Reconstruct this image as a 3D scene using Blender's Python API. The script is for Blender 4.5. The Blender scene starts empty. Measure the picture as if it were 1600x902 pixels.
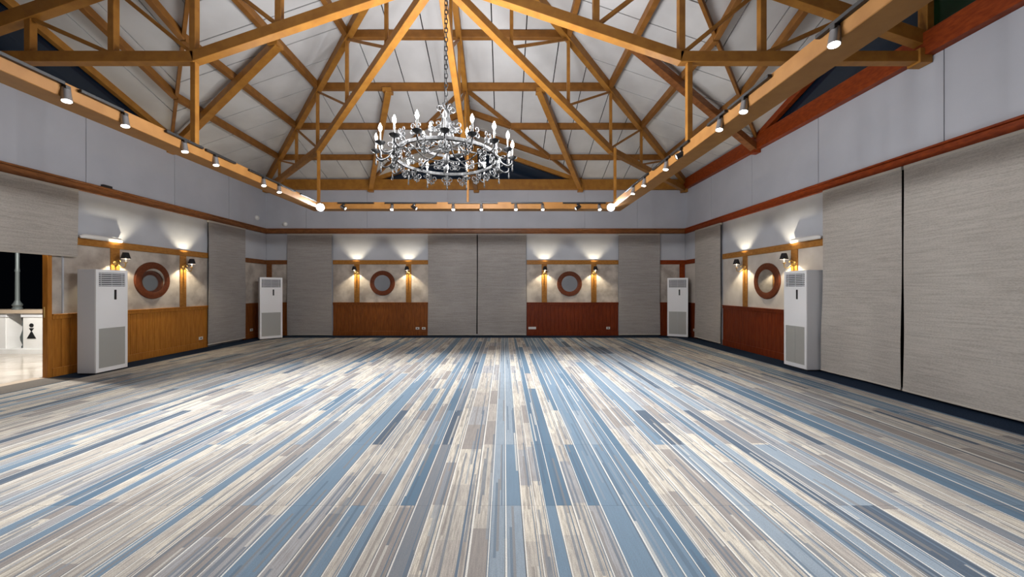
import bpy, bmesh, math, random
from mathutils import Vector, Matrix
random.seed(7)
PI = math.pi
SC = bpy.context.scene
COL = SC.collection

# ------------------------------------------------------------------ camera, world, exposure
cam_d = bpy.data.cameras.new('camera'); cam = bpy.data.objects.new('camera', cam_d); COL.objects.link(cam)
cam.location = (0, 0, 1.5); cam.rotation_euler = (PI/2, 0, 0)
cam_d.sensor_width = 36; cam_d.lens = 575/1600*36
cam_d.shift_x = 12/1600; cam_d.shift_y = 1/1600
cam_d.clip_start = 0.05; cam_d.clip_end = 200
SC.camera = cam
W = bpy.data.worlds.new('night_sky'); SC.world = W; W.use_nodes = True
W.node_tree.nodes['Background'].inputs[0].default_value = (0.010, 0.014, 0.022, 1)
W.node_tree.nodes['Background'].inputs[1].default_value = 0.06
SC.view_settings.view_transform = 'Standard'; SC.view_settings.look = 'None'
SC.view_settings.gamma = 1; SC.view_settings.use_curve_mapping = False
SC.view_settings.exposure = 0.22
E_TRACK, E_FLOOD, E_CANDLE, E_SCONCE, E_TERRACE_FILL = 108.0, 300.0, 31.0, 31.0, 600.0
C_TRACK, C_FLOOD, C_CANDLE, C_SCONCE = (.96, .98, 1), (.94, .97, 1), (.98, .98, 1), (1, .86, .62)

# ------------------------------------------------------------------ room dimensions (metres, y = into the picture)
XL, XR, YB, YF = -7.72, 5.87, 11.9, -1.69
XC, YC, HALF = (XL+XR)/2, (YB+YF)/2, (XR-XL)/2
DORM = 3.4
def R(t): return 5.03 + .345*t            # underside of the roof boards, t metres in from the wall

# ------------------------------------------------------------------ materials
def new_mat(name):
    m = bpy.data.materials.new(name); m.use_nodes = True
    nt = m.node_tree; return m, nt, nt.nodes['Principled BSDF']
def N(nt, typ, **kw):
    n = nt.nodes.new(typ)
    for k, v in kw.items(): setattr(n, k, v)
    return n
def setin(n, **kw):
    for k, v in kw.items(): n.inputs[k].default_value = v
def ramp(nt, stops, interp='LINEAR'):
    r = N(nt, 'ShaderNodeValToRGB'); r.color_ramp.interpolation = interp
    el = r.color_ramp.elements
    while len(el) > 1: el.remove(el[-1])
    el[0].position = stops[0][0]; el[0].color = (*stops[0][1], 1)
    for p, c in stops[1:]:
        e = el.new(p); e.color = (*c, 1)
    return r
def math_n(nt, op, a, b=None):
    n = N(nt, 'ShaderNodeMath', operation=op)
    for i, v in enumerate((a, b)):
        if v is None: continue
        if isinstance(v, (int, float)): n.inputs[i].default_value = v
        else: nt.links.new(v, n.inputs[i])
    return n.outputs[0]
def simple(name, c1, rough=.6, metal=0, c2=None, scale=6, stretch=(1,1,1), bump=0, emit=None, es=0, detail=4, spec=None, lo=.35, hi=.65):
    m, nt, b = new_mat(name); L = nt.links
    setin(b, Roughness=rough, Metallic=metal); b.inputs['Base Color'].default_value = (*c1, 1)
    if spec is not None: b.inputs['Specular IOR Level'].default_value = spec
    if c2 is not None or bump:
        g = N(nt, 'ShaderNodeNewGeometry'); mp = N(nt, 'ShaderNodeMapping'); mp.inputs['Scale'].default_value = stretch
        L.new(g.outputs['Position'], mp.inputs[0])
        no = N(nt, 'ShaderNodeTexNoise'); setin(no, Scale=scale, Detail=detail); L.new(mp.outputs[0], no.inputs['Vector'])
        if c2 is not None:
            r = ramp(nt, [(lo, c1), (hi, c2)]); L.new(no.outputs[0], r.inputs[0]); L.new(r.outputs[0], b.inputs['Base Color'])
        if bump:
            bp = N(nt, 'ShaderNodeBump'); setin(bp, Strength=bump, Distance=.01); L.new(no.outputs[0], bp.inputs['Height']); L.new(bp.outputs[0], b.inputs['Normal'])
    if emit:
        b.inputs['Emission Color'].default_value = (*emit, 1); b.inputs['Emission Strength'].default_value = es
    return m
def wood(name, a, b_, rough=.38, stretch=(3, 3, .6)):
    return simple(name, a, rough, 0, b_, 7, stretch, .08, detail=6, spec=.25)
M = {}
M['truss'] = wood('honey_stained_truss_wood', (.36,.160,.028), (.28,.118,.020), .45, (1,1,1))
M['purlin'] = wood('brown_stained_purlin_wood', (.25,.105,.022), (.19,.077,.016), .5, (1,1,1))
M['beam'] = wood('light_oak_beam_wood', (.37,.175,.048), (.32,.145,.038), .45, (1,1,1))
M['red_cast_wood'] = wood('wood_with_red_light_cast', (.26,.044,.005), (.18,.026,.003), .5, (1.5,1.5,5))  # red cast of the light on the right, put into the wood colour
M['cornice'] = wood('brown_cornice_wood', (.24,.092,.030), (.16,.058,.018), .4, (1.2,1.2,5))
M['wains_left'] = wood('amber_wainscot_wood', (.50,.205,.034), (.39,.145,.022), .35, (5,5,.6))
M['wains_back'] = wood('brown_wainscot_wood', (.27,.085,.017), (.18,.050,.010), .35, (5,5,.6))
M['wains_red_cast'] = wood('red_cast_wainscot_wood', (.20,.036,.008), (.135,.020,.005), .35, (5,5,.6))  # amber, brown and red wainscots carry the light's left-to-right cast in their colour
M['rail'] = wood('amber_rail_wood', (.42,.19,.040), (.32,.13,.024), .35, (2,2,4))
M['mirror_frame'] = wood('dark_red_mirror_frame_wood', (.15,.040,.014), (.11,.028,.010), .5, (3,3,3))
M['wall'] = simple('grey_painted_wall', (.42,.43,.47), .75, 0, (.455,.465,.505), 1.3, bump=.02)
M['plaster'] = simple('pale_grey_plaster', (.49,.51,.55), .75, 0, (.54,.56,.60), 1.5, bump=.03)
M['paper'] = simple('mottled_stone_wallpaper', (.38,.33,.285), .7, 0, (.58,.525,.46), 3.2, bump=.1, detail=8, lo=.38, hi=.62)
M['paper_light'] = simple('pale_cream_wallpaper', (.56,.51,.45), .7, 0, (.66,.61,.55), 3.0, bump=.06, detail=8)
M['roof'] = simple('grey_ceiling_board', (.46,.45,.445), .8, 0, (.56,.555,.55), 1.1, bump=.03, detail=5)
M['ac_white'] = simple('white_enamel', (.91,.92,.93), .35)
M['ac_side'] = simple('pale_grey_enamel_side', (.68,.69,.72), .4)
M['ac_grille'] = simple('light_grey_grille_plastic', (.50,.50,.47), .5)
M['ac_dark'] = simple('dark_grille_recess', (.03,.03,.032), .6)
M['black'] = simple('black_metal', (.012,.012,.013), .45)
M['black_cloth'] = simple('black_shade_cloth', (.012,.010,.012), .8)
M['brass'] = simple('aged_brass', (.62,.42,.14), .3, .9)
M['chrome'] = simple('spot_can_silver_metal', (.32,.32,.33), .35, .8)
M['iron'] = simple('brushed_antique_iron', (.012,.0125,.013), .5, .2, (.075,.075,.075), 16, bump=.12, detail=3, lo=.46, hi=.68)
M['candle'] = simple('ivory_candle_sleeve', (.20,.195,.18), .5)
M['plate'] = simple('white_switch_plastic', (.75,.74,.70), .4)
M['socket_dark'] = simple('dark_socket_hole', (.04,.04,.04), .5)
M['mirror'] = simple('mirror_glass', (.62,.62,.60), .03, 1.0)
M['night_glass'] = simple('night_window_glass_blue', (.006,.014,.028), .12)
M['green_glass'] = simple('night_window_glass_green', (.003,.018,.007), .2)
M['void_glass'] = simple('black_night_glass', (.004,.004,.005), .9, spec=.05)
M['bulb'] = simple('lit_candle_bulb', (1,1,1), .3, emit=(1,.95,.87), es=14)
M['bulb_off'] = simple('unlit_frosted_bulb', (.85,.85,.84), .25)
M['bulb_warm'] = simple('lit_sconce_bulb', (1,1,1), .3, emit=(1,.80,.50), es=12)
M['lens'] = simple('lit_spot_lens', (1,1,1), .3, emit=(1,.96,.90), es=22)
M['lens_dim'] = simple('dim_spot_lens', (.4,.4,.4), .3, emit=(1,.96,.90), es=1.5)
M['flood'] = simple('lit_flood_lens', (1,1,1), .3, emit=(.97,.98,1), es=45)
M['parapet'] = simple('white_painted_masonry', (.78,.78,.77), .6, 0, (.72,.72,.70), 4, bump=.03)
M['stone_cap'] = simple('tan_stone_cap', (.45,.36,.27), .5)
M['grey_iron'] = simple('grey_green_lamp_post_iron', (.12,.14,.14), .5, .4)
M['tile'] = simple('polished_beige_tile', (.52,.47,.40), .12, 0, (.42,.37,.31), 2.2)
M['mat_brown'] = simple('brown_grey_entrance_mat', (.10,.088,.075), .95, 0, (.13,.115,.10), 60, bump=.2)
M['subfloor'] = simple('dark_subfloor', (.02,.022,.025), .9)
M['pipe'] = simple('white_pipe_cover_plastic', (.80,.79,.76), .4)

def make_border():
    m, nt, b = new_mat('navy_border_carpet'); L = nt.links
    g = N(nt, 'ShaderNodeNewGeometry'); no = N(nt, 'ShaderNodeTexNoise'); setin(no, Scale=90, Detail=2); L.new(g.outputs[0], no.inputs['Vector'])
    r = ramp(nt, [(.3,(.006,.013,.028)), (.7,(.018,.034,.065))]); L.new(no.outputs[0], r.inputs[0]); L.new(r.outputs[0], b.inputs['Base Color'])
    setin(b, Roughness=.95); b.inputs['Specular IOR Level'].default_value = .1
    return m
M['border'] = make_border()

def make_carpet():
    m, nt, b = new_mat('striped_blue_beige_carpet'); L = nt.links
    setin(b, Roughness=.95); b.inputs['Specular IOR Level'].default_value = .1
    g = N(nt, 'ShaderNodeNewGeometry'); sp = N(nt, 'ShaderNodeSeparateXYZ'); L.new(g.outputs['Position'], sp.inputs[0])
    X, Y = sp.outputs[0], sp.outputs[1]
    row = math_n(nt, 'FLOOR', math_n(nt, 'SUBTRACT', Y, .55))
    def comb(x, y, z=0.0):
        c = N(nt, 'ShaderNodeCombineXYZ')
        for i, v in enumerate((x, y, z)):
            if isinstance(v, (int, float)): c.inputs[i].default_value = v
            else: L.new(v, c.inputs[i])
        return c.outputs[0]
    def noise(vec, scale, detail=2, rough=.5):
        n = N(nt, 'ShaderNodeTexNoise'); setin(n, Scale=scale, Detail=detail, Roughness=rough); L.new(vec, n.inputs['Vector']); return n.outputs[0]
    def wn(vec):
        n = N(nt, 'ShaderNodeTexWhiteNoise', noise_dimensions='3D'); L.new(vec, n.inputs['Vector']); return n.outputs[0]
    def mix(fac, a, c):
        n = N(nt, 'ShaderNodeMix', data_type='RGBA')
        if isinstance(fac, (int, float)): n.inputs[0].default_value = fac
        else: L.new(fac, n.inputs[0])
        for i, v in ((6, a), (7, c)):
            if isinstance(v, tuple): n.inputs[i].default_value = (*v, 1)
            else: L.new(v, n.inputs[i])
        return n.outputs[2]
    # uneven stripe cells across x
    warp = noise(comb(X, 3.1), 1.7, 1)
    u = math_n(nt, 'ADD', math_n(nt, 'MULTIPLY', X, 9.2), math_n(nt, 'MULTIPLY', warp, 5.0))
    ci = math_n(nt, 'FLOOR', u); cf = math_n(nt, 'SUBTRACT', u, ci)
    # pale ground: cream and taupe blocks with random cross cuts
    cut = math_n(nt, 'FLOOR', math_n(nt, 'ADD', math_n(nt, 'MULTIPLY', Y, 1.6), math_n(nt, 'MULTIPLY', wn(comb(ci, 5.5)), 9.0)))
    blk = wn(comb(ci, cut, 2.0))
    cream, cream2 = (.60,.545,.455), (.48,.44,.38)
    taupe, grey = (.29,.262,.24), (.34,.34,.345)
    rg = ramp(nt, [(0, cream), (.30, cream2), (.55, grey), (.70, taupe), (.88, (.42,.38,.335))], 'CONSTANT'); L.new(blk, rg.inputs[0])
    # fine lengthwise flecks
    fl = noise(comb(math_n(nt, 'MULTIPLY', X, 75.0), math_n(nt, 'MULTIPLY', Y, 5.0), row), 1.0, 3, .7)
    rf = ramp(nt, [(.40, (0,0,0)), (.66, (1,1,1))]); L.new(fl, rf.inputs[0])
    ground = mix(math_n(nt, 'MULTIPLY', rf.outputs[0], .72), rg.outputs[0], (.22,.20,.19))
    # blue stripes: continuous through two rows, some dropped per row
    row2 = math_n(nt, 'FLOOR', math_n(nt, 'MULTIPLY', row, .5))
    sel = wn(comb(ci, row2, 9.0)); sel2 = wn(comb(ci, row, 4.0)); selc = wn(comb(ci, 1.0, 14.0))
    s = math_n(nt, 'ADD', math_n(nt, 'MULTIPLY', selc, .68), math_n(nt, 'ADD', math_n(nt, 'MULTIPLY', sel, .12), math_n(nt, 'MULTIPLY', sel2, .20)))
    isblue = math_n(nt, 'GREATER_THAN', s, .595)
    rb = ramp(nt, [(0, (.095,.160,.228)), (.30, (.155,.225,.295)), (.55, (.26,.31,.355)), (.76, (.07,.095,.13)), (.86, (.20,.21,.225))], 'CONSTANT')
    L.new(math_n(nt, 'ADD', math_n(nt, 'MULTIPLY', wn(comb(ci, 3.0, 21.0)), .8), math_n(nt, 'MULTIPLY', wn(comb(ci, row, 22.0)), .2)), rb.inputs[0])
    fine = noise(g.outputs['Position'], 170, 2, .7)
    rfi = ramp(nt, [(.42, (0,0,0)), (.62, (1,1,1))]); L.new(fine, rfi.inputs[0])
    blue = mix(math_n(nt, 'MULTIPLY', rf.outputs[0], .30), rb.outputs[0], (.12,.16,.21))
    base = mix(isblue, ground, blue)
    # narrow dark threads scattered between the broad stripes
    v = math_n(nt, 'MULTIPLY', X, 62.0); vi = math_n(nt, 'FLOOR', v)
    vc = math_n(nt, 'FLOOR', math_n(nt, 'ADD', math_n(nt, 'MULTIPLY', Y, 1.25), math_n(nt, 'MULTIPLY', wn(comb(vi, 2.5)), 7.0)))
    th = math_n(nt, 'GREATER_THAN', wn(comb(vi, vc, 6.0)), .76)
    rt = ramp(nt, [(0, (.09,.13,.18)), (.4, (.21,.19,.175)), (.7, (.22,.26,.30)), (.9, (.58,.55,.49))], 'CONSTANT'); L.new(wn(comb(vi, vc, 8.0)), rt.inputs[0])
    base = mix(math_n(nt, 'MULTIPLY', th, .6), base, rt.outputs[0])
    # thin pale and dark pin lines at the stripe edges
    edge = math_n(nt, 'ABSOLUTE', math_n(nt, 'SUBTRACT', cf, .09))
    e1 = math_n(nt, 'LESS_THAN', edge, .035)
    e2 = math_n(nt, 'LESS_THAN', math_n(nt, 'ABSOLUTE', math_n(nt, 'SUBTRACT', cf, .02)), .022)
    e3 = math_n(nt, 'LESS_THAN', math_n(nt, 'ABSOLUTE', math_n(nt, 'SUBTRACT', cf, .82)), .03)
    k = wn(comb(ci, row, 31.0))
    base = mix(math_n(nt, 'MULTIPLY', e1, .85), base, (.72,.70,.64))
    base = mix(math_n(nt, 'MULTIPLY', e2, .85), base, (.10,.12,.15))
    base = mix(math_n(nt, 'MULTIPLY', e3, math_n(nt, 'GREATER_THAN', k, .55)), base, (.12,.16,.21))
    base = mix(math_n(nt, 'MULTIPLY', rfi.outputs[0], .34), base, (.13,.125,.12))
    L.new(base, b.inputs['Base Color'])
    bp = N(nt, 'ShaderNodeBump'); setin(bp, Strength=.35, Distance=.004); L.new(fine, bp.inputs['Height']); L.new(bp.outputs[0], b.inputs['Normal'])
    return m
M['carpet'] = make_carpet()

def make_blind(name, base, dark):
    m, nt, b = new_mat(name); L = nt.links
    setin(b, Roughness=.9); b.inputs['Specular IOR Level'].default_value = .15
    g = N(nt, 'ShaderNodeNewGeometry')
    mp = N(nt, 'ShaderNodeMapping'); mp.inputs['Scale'].default_value = (1.3, 1.3, 26); L.new(g.outputs[0], mp.inputs[0])
    n1 = N(nt, 'ShaderNodeTexNoise'); setin(n1, Scale=1.6, Detail=6, Roughness=.65); L.new(mp.outputs[0], n1.inputs['Vector'])
    mp2 = N(nt, 'ShaderNodeMapping'); mp2.inputs['Scale'].default_value = (45, 45, 110); L.new(g.outputs[0], mp2.inputs[0])
    n2 = N(nt, 'ShaderNodeTexNoise'); setin(n2, Scale=1.0, Detail=2); L.new(mp2.outputs[0], n2.inputs['Vector'])
    s = math_n(nt, 'ADD', math_n(nt, 'MULTIPLY', n1.outputs[0], .6), math_n(nt, 'MULTIPLY', n2.outputs[0], .4))
    r = ramp(nt, [(.36, dark), (.58, base)]); L.new(s, r.inputs[0]); L.new(r.outputs[0], b.inputs['Base Color'])
    bp = N(nt, 'ShaderNodeBump'); setin(bp, Strength=.35, Distance=.006); L.new(s, bp.inputs['Height']); L.new(bp.outputs[0], b.inputs['Normal'])
    return m
M['blind'] = make_blind('woven_taupe_blind_fabric', (.51,.475,.43), (.37,.34,.305))
M['blind_back'] = make_blind('woven_grey_blind_fabric', (.41,.385,.365), (.30,.28,.262))
M['hem'] = simple('pale_hem_tape', (.52,.48,.42), .85)

# ------------------------------------------------------------------ mesh helpers
class BM:
    def __init__(s): s.v = []; s.f = []
    def box(s, a, b):
        x0,y0,z0 = a; x1,y1,z1 = b
        return s.hexa([(x0,y0,z0),(x1,y0,z0),(x1,y1,z0),(x0,y1,z0),(x0,y0,z1),(x1,y0,z1),(x1,y1,z1),(x0,y1,z1)])
    def hexa(s, p):
        o = len(s.v); s.v += [tuple(q) for q in p]
        s.f += [tuple(o+i for i in q) for q in ((3,2,1,0),(4,5,6,7),(0,1,5,4),(1,2,6,5),(2,3,7,6),(3,0,4,7))]
        return s
    def prism(s, poly, off):
        o = len(s.v); n = len(poly); off = Vector(off)
        s.v += [tuple(p) for p in poly] + [tuple(Vector(p)+off) for p in poly]
        s.f.append(tuple(range(o, o+n))); s.f.append(tuple(range(o+2*n-1, o+n-1, -1)))
        s.f += [(o+i, o+(i+1)%n, o+n+(i+1)%n, o+n+i) for i in range(n)]
        return s
    def beam(s, p, q, w, h, up=(0,0,1)):
        p, q = Vector(p), Vector(q); d = (q-p).normalized(); side = d.cross(Vector(up))
        if side.length < 1e-4: side = d.cross(Vector((0,1,0)))
        side.normalize(); u = side.cross(d).normalized()
        a, b_ = side*(w/2), u*(h/2)
        return s.hexa([p-a-b_, p+a-b_, q+a-b_, q-a-b_, p-a+b_, p+a+b_, q+a+b_, q-a+b_])
    def tube(s, pts, r, n=8, cap=True, closed=False):
        pts = [Vector(p) for p in pts]; m = len(pts); rr = r if isinstance(r, (list, tuple)) else [r]*m
        o = len(s.v); prev = None
        for i, p in enumerate(pts):
            if closed: d = pts[(i+1)%m]-pts[i-1]
            else: d = pts[min(i+1,m-1)]-pts[max(i-1,0)]
            d.normalize()
            if prev is None:
                a = d.cross(Vector((0,0,1)))
                if a.length < 1e-3: a = d.cross(Vector((0,1,0)))
            else:
                a = prev - d*prev.dot(d)
                if a.length < 1e-4: a = d.orthogonal()
            a.normalize(); prev = a; b_ = d.cross(a)
            for k in range(n):
                t = 2*PI*k/n; s.v.append(tuple(p + (a*math.cos(t)+b_*math.sin(t))*rr[i]))
        seg = m if closed else m-1
        for i in range(seg):
            j = (i+1) % m
            for k in range(n):
                k2 = (k+1) % n; s.f.append((o+i*n+k, o+i*n+k2, o+j*n+k2, o+j*n+k))
        if cap and not closed:
            s.f.append(tuple(o+k for k in range(n-1,-1,-1))); s.f.append(tuple(o+(m-1)*n+k for k in range(n)))
        return s
    def lathe(s, prof, n=16, c=(0,0,0), closed=False):
        o = len(s.v); m = len(prof)
        for r, z in prof:
            for k in range(n):
                t = 2*PI*k/n; s.v.append((c[0]+r*math.cos(t), c[1]+r*math.sin(t), c[2]+z))
        for i in range(m if closed else m-1):
            j = (i+1) % m
            for k in range(n):
                k2 = (k+1) % n; s.f.append((o+i*n+k, o+i*n+k2, o+j*n+k2, o+j*n+k))
        if not closed:
            s.f.append(tuple(o+k for k in range(n-1,-1,-1))); s.f.append(tuple(o+(m-1)*n+k for k in range(n)))
        return s
    def mesh(s, name, bevel=0, smooth=False, bseg=1):
        me = bpy.data.meshes.new(name); me.from_pydata(s.v, [], s.f)
        bm = bmesh.new(); bm.from_mesh(me)
        bmesh.ops.recalc_face_normals(bm, faces=bm.faces)
        if bevel: bmesh.ops.bevel(bm, geom=list(bm.edges), offset=bevel, segments=bseg, affect='EDGES', profile=.6)
        bm.to_mesh(me); bm.free()
        if smooth:
            for p in me.polygons: p.use_smooth = True
            try: me.set_sharp_from_angle(angle=math.radians(42))
            except Exception: pass
        return me

def link(name, me, mat=None, parent=None, loc=None, rot=None):
    o = bpy.data.objects.new(name, me); COL.objects.link(o)
    if mat is not None and me is not None and not me.materials: me.materials.append(mat)
    if parent is not None: o.parent = parent
    if loc is not None: o.location = loc
    if rot is not None: o.rotation_euler = rot
    return o
def part(name, b, mat, parent, bevel=0, smooth=False, loc=None, rot=None, label=None, bseg=1):
    o = link(name, b.mesh(name, bevel, smooth, bseg), mat, parent, loc, rot)
    if label: o['label'] = label
    return o
def tag(o, label, cat, group=None):
    o['label'] = label; o['category'] = cat
    if group: o['group'] = group
    return o
def thing(name, label, cat, loc=(0,0,0), rz=0, group=None):
    o = link(name, None, None, None, loc, (0,0,rz)); return tag(o, label, cat, group)
def struct(name, b, mat, bevel=0):
    o = link(name, b.mesh(name, bevel), mat); o['kind'] = 'structure'; return o
def lamp(name, typ, parent, loc, energy, color, rot=(0,0,0), **kw):
    d = bpy.data.lights.new(name, typ); d.energy = energy; d.color = color
    for k, v in kw.items(): setattr(d, k, v)
    o = bpy.data.objects.new(name, d); COL.objects.link(o); o.parent = parent; o.location = loc; o.rotation_euler = rot
    return o
def copy_tree(o, parent=None):
    c = o.copy(); COL.objects.link(c); c.parent = parent
    for ch in o.children: copy_tree(ch, c)
    return c
def off(root, b):      # world coordinates -> root's own
    L = root.location
    b.v = [(x-L[0], y-L[1], z-L[2]) for x, y, z in b.v]; return b
ORD = ['first','second','third','fourth','fifth','sixth','seventh','eighth','ninth','tenth']

# ------------------------------------------------------------------ wall coordinates: s along, h up, d into the room
def PB(s,h,d): return (s, YB-d, h)
def PL(s,h,d): return (XL+d, s, h)
def PR(s,h,d): return (XR-d, s, h)
def PF(s,h,d): return (s, YF+d, h)
def wbox(b, P, s0, s1, h0, h1, d0, d1):
    return b.hexa([P(s0,h0,d0),P(s1,h0,d0),P(s1,h0,d1),P(s0,h0,d1),P(s0,h1,d0),P(s1,h1,d0),P(s1,h1,d1),P(s0,h1,d1)])
def wpart(name, P, s0, s1, h0, h1, d0, d1, mat, parent, bevel=0, label=None):
    return part(name, wbox(BM(), P, s0, s1, h0, h1, d0, d1), mat, parent, bevel, label=label)

# ------------------------------------------------------------------ floor
fl = struct('floor', BM().box((XL-.2, YF-.2, -.12), (XR+.2, YB+.2, -.012)), M['subfloor'])
BW = .55
tile_me = {}
xs = []; x = XL+BW+.1
n_cols = 12; tw = (XR-XL-2*BW)/n_cols; ys0 = .55-2
def tile(x0, x1, y0, y1):
    key = (round(x1-x0,3), round(y1-y0,3))
    if key not in tile_me:
        w, l = key[0]/2-.0008, key[1]/2-.0008
        tile_me[key] = BM().box((-w,-l,-.012), (w,l,0)).mesh('carpet_tile')
        tile_me[key].materials.append(M['carpet'])
    link('carpet_tile', tile_me[key], None, fl, ((x0+x1)/2, (y0+y1)/2, 0))
y = YF+BW
edges = [YF+BW] + [k+.55 for k in range(-1, 11) if YF+BW+.05 < k+.55 < YB-BW-.05] + [YB-BW]
for j in range(len(edges)-1):
    for i in range(n_cols):
        tile(XL+BW+i*tw, XL+BW+(i+1)*tw, edges[j], edges[j+1])
for nm, a, b_ in (('back',(XL,YB-BW),(XR,YB)),('front',(XL,YF),(XR,YF+BW)),('right',(XR-BW,YF+BW),(XR,YB-BW)),('left',(XL,6.2),(XL+BW,YB-BW)),('left',(XL,YF+BW),(XL+BW,4.0))):
    part('border_carpet', BM().box((*a,-.012),(*b_,0)), M['border'], fl)
part('entrance_mat', BM().box((XL,4.0,-.012),(XL+BW,6.2,.004)), M['mat_brown'], fl)
# ------------------------------------------------------------------ walls
TOPW = 4.72
wb = struct('wall_back', wbox(BM(), PB, XL-.2, XR+.2, -.1, TOPW, -.2, 0), M['wall'])
wr = struct('wall_right', wbox(BM(), PR, YF-.2, YB, -.1, TOPW, -.2, 0), M['wall'])
wf = struct('wall_front', wbox(BM(), PF, XL, XR, -.1, TOPW, -.2, 0), M['wall'])
bmw = BM(); D0, D1, DH = 4.0, 6.40, 2.45
wbox(bmw, PL, YF-.2, D0, -.1, TOPW, -.2, 0); wbox(bmw, PL, D1, YB, -.1, TOPW, -.2, 0); wbox(bmw, PL, D0, D1, DH, TOPW, -.2, 0)
wl = struct('wall_left', bmw, M['wall'])
# upper wall boards with open joints, plates, cornices
def upper(wall, P, cuts, a, b_, wood_m, plate_m):
    pts = [a]+cuts+[b_]
    for i in range(len(pts)-1):
        wpart('wall_panel', P, pts[i]+.006, pts[i+1]-.006, 3.455, 4.695, .001, .014, M['wall'], wall)
    c = BM(); wbox(c, P, a, b_, 3.29, 3.42, 0, .055); wbox(c, P, a, b_, 3.42, 3.452, 0, .085)
    part('cornice', c, wood_m, wall, .006)
    wpart('wall_plate', P, a, b_, 4.70, 5.02, -.06, .13, plate_m, wall, .006)
upper(wb, PB, [-6.4,-4.43,-1.83,.77,2.6,4.3], XL, XR, M['cornice'], M['truss'])
upper(wl, PL, [.2,2.1,4.1,6.78,8.6,10.3], YF, YB, M['cornice'], M['truss'])
upper(wr, PR, [.3,2.4,4.9,6.86,8.7,10.4], YF, YB, M['red_cast_wood'], M['red_cast_wood'])
upper(wf, PF, [-5,-2.5,0,2.5], XL, XR, M['cornice'], M['truss'])

def dado(wall, P, a, b_, wm, rm, pm, pil, base_m=None, bw=.13):
    """panelled bay: plaster band, amber rail, stone paper, pilaster strips, boarded wainscot"""
    wpart('plaster_band', P, a, b_, 2.44, 3.288, .001, .012, M['plaster'], wall)
    wpart('picture_rail', P, a, b_, 2.30, 2.435, .001, .04, rm, wall, .005)
    ed = [a]+[e for p in pil for e in (p-.085, p+.085)]+[b_]
    for i in range(0, len(ed)-1, 2):
        if ed[i+1]-ed[i] > .03: wpart('wallpaper_panel', P, ed[i], ed[i+1], 1.07, 2.30, .001, .012, pm, wall)
    for p in pil: wpart('pilaster', P, p-.085, p+.085, 1.07, 2.30, .001, .03, rm, wall, .004)
    ws = wpart('wainscot', P, a, b_, 0, 1.07, .0005, .008, wm, wall)
    cap = BM(); wbox(cap, P, a, b_, .985, 1.05, .008, .036); wbox(cap, P, a, b_, 1.05, 1.075, .008, .05)
    part('cap_rail', cap, wm, ws, .004)
    wpart('skirting', P, a, b_, 0, .15, .008, .032, base_m or wm, ws, .004)
    n = max(1, round((b_-a)/bw)); w = (b_-a)/n
    me = wbox(BM(), P, .003, w-.003, .15, .985, .008, .02)
    me = me.mesh('board', .003); me.materials.append(wm)
    o0 = Vector(P(0,0,0)); 
    for i in range(n):
        link('board', me, None, ws, Vector(P(a+i*w,0,0))-o0)
dado(wb, PB, XL+.045, -6.97, M['wains_back'], M['cornice'], M['paper'], [-7.59])
dado(wb, PB, -5.53, -2.46, M['wains_back'], M['rail'], M['paper'], [-4.76, -3.09])
dado(wb, PB, .72, 3.68, M['wains_red_cast'], M['rail'], M['paper'], [1.29, 2.89])
dado(wb, PB, 5.0, XR-.045, M['wains_red_cast'], M['red_cast_wood'], M['paper'], [5.74])
dado(wl, PL, 10.85, YB-.002, M['wains_back'], M['cornice'], M['paper'], [])
dado(wl, PL, 6.262, 9.55, M['wains_left'], M['rail'], M['paper'], [7.28, 8.82])
dado(wr, PR, 11.15, YB-.002, M['wains_red_cast'], M['red_cast_wood'], M['paper_light'], [])
dado(wr, PR, 6.65, 9.85, M['wains_red_cast'], M['rail'], M['paper_light'], [7.42, 8.94])

# door opening with frame on the left
dj = wpart('door_1', PL, 6.196, 6.26, 0, DH, -.06, .03, M['wains_left'], None, .004); dj['kind'] = 'structure'
wpart('door_jamb', PL, D0-.07, D0, 0, DH, -.06, .03, M['wains_left'], dj, .004)
wpart('door_head', PL, D0-.07, 6.26, DH, DH+.12, -.06, .03, M['wains_left'], dj, .004)
part('door_handle', BM().tube([PL(6.19,1.02,-.02), PL(6.19,1.20,-.02)], .010, 8), M['brass'], dj)
wpart('wall_trim', PL, 6.405, 6.43, 1.08, 2.29, .012, .03, M['plaster'], wl, .003)

# dark windows behind the blinds
def window(name, P, a, b_):
    w = wpart(name, P, a, b_, .05, 3.25, .001, .012, M['void_glass'], None); w['kind'] = 'structure'
    return w
window('window_1', PR, 3.2, 6.6); window('window_2', PB, -2.4, .68)
# gable windows under the dormers
def gable(name, P, c, mats):
    w = None
    H = R(DORM)
    for k, sgn in enumerate((-1, 1)):
        poly = [P(c+sgn*.05, 5.02, -.02), P(c+sgn*(DORM-.08), 5.02, -.02), P(c+sgn*.05, H-.06, -.02)]
        b = BM().prism(poly, Vector(P(0,0,-.05))-Vector(P(0,0,-.02)))
        if w is None:
            w = part(name, b, mats[k], None); w['kind'] = 'structure'
        else: part('pane', b, mats[k], w)
    wpart('mullion', P, c-.06, c+.06, 5.02, H, -.03, .07, M['truss'], w, .004)
gable('window_3', PB, XC, (M['night_glass'], M['night_glass']))
gable('window_4', PL, YC, (M['night_glass'], M['night_glass']))
gable('window_5', PR, YC, (M['green_glass'], M['night_glass']))
gable('window_6', PF, XC, (M['night_glass'], M['night_glass']))

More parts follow.
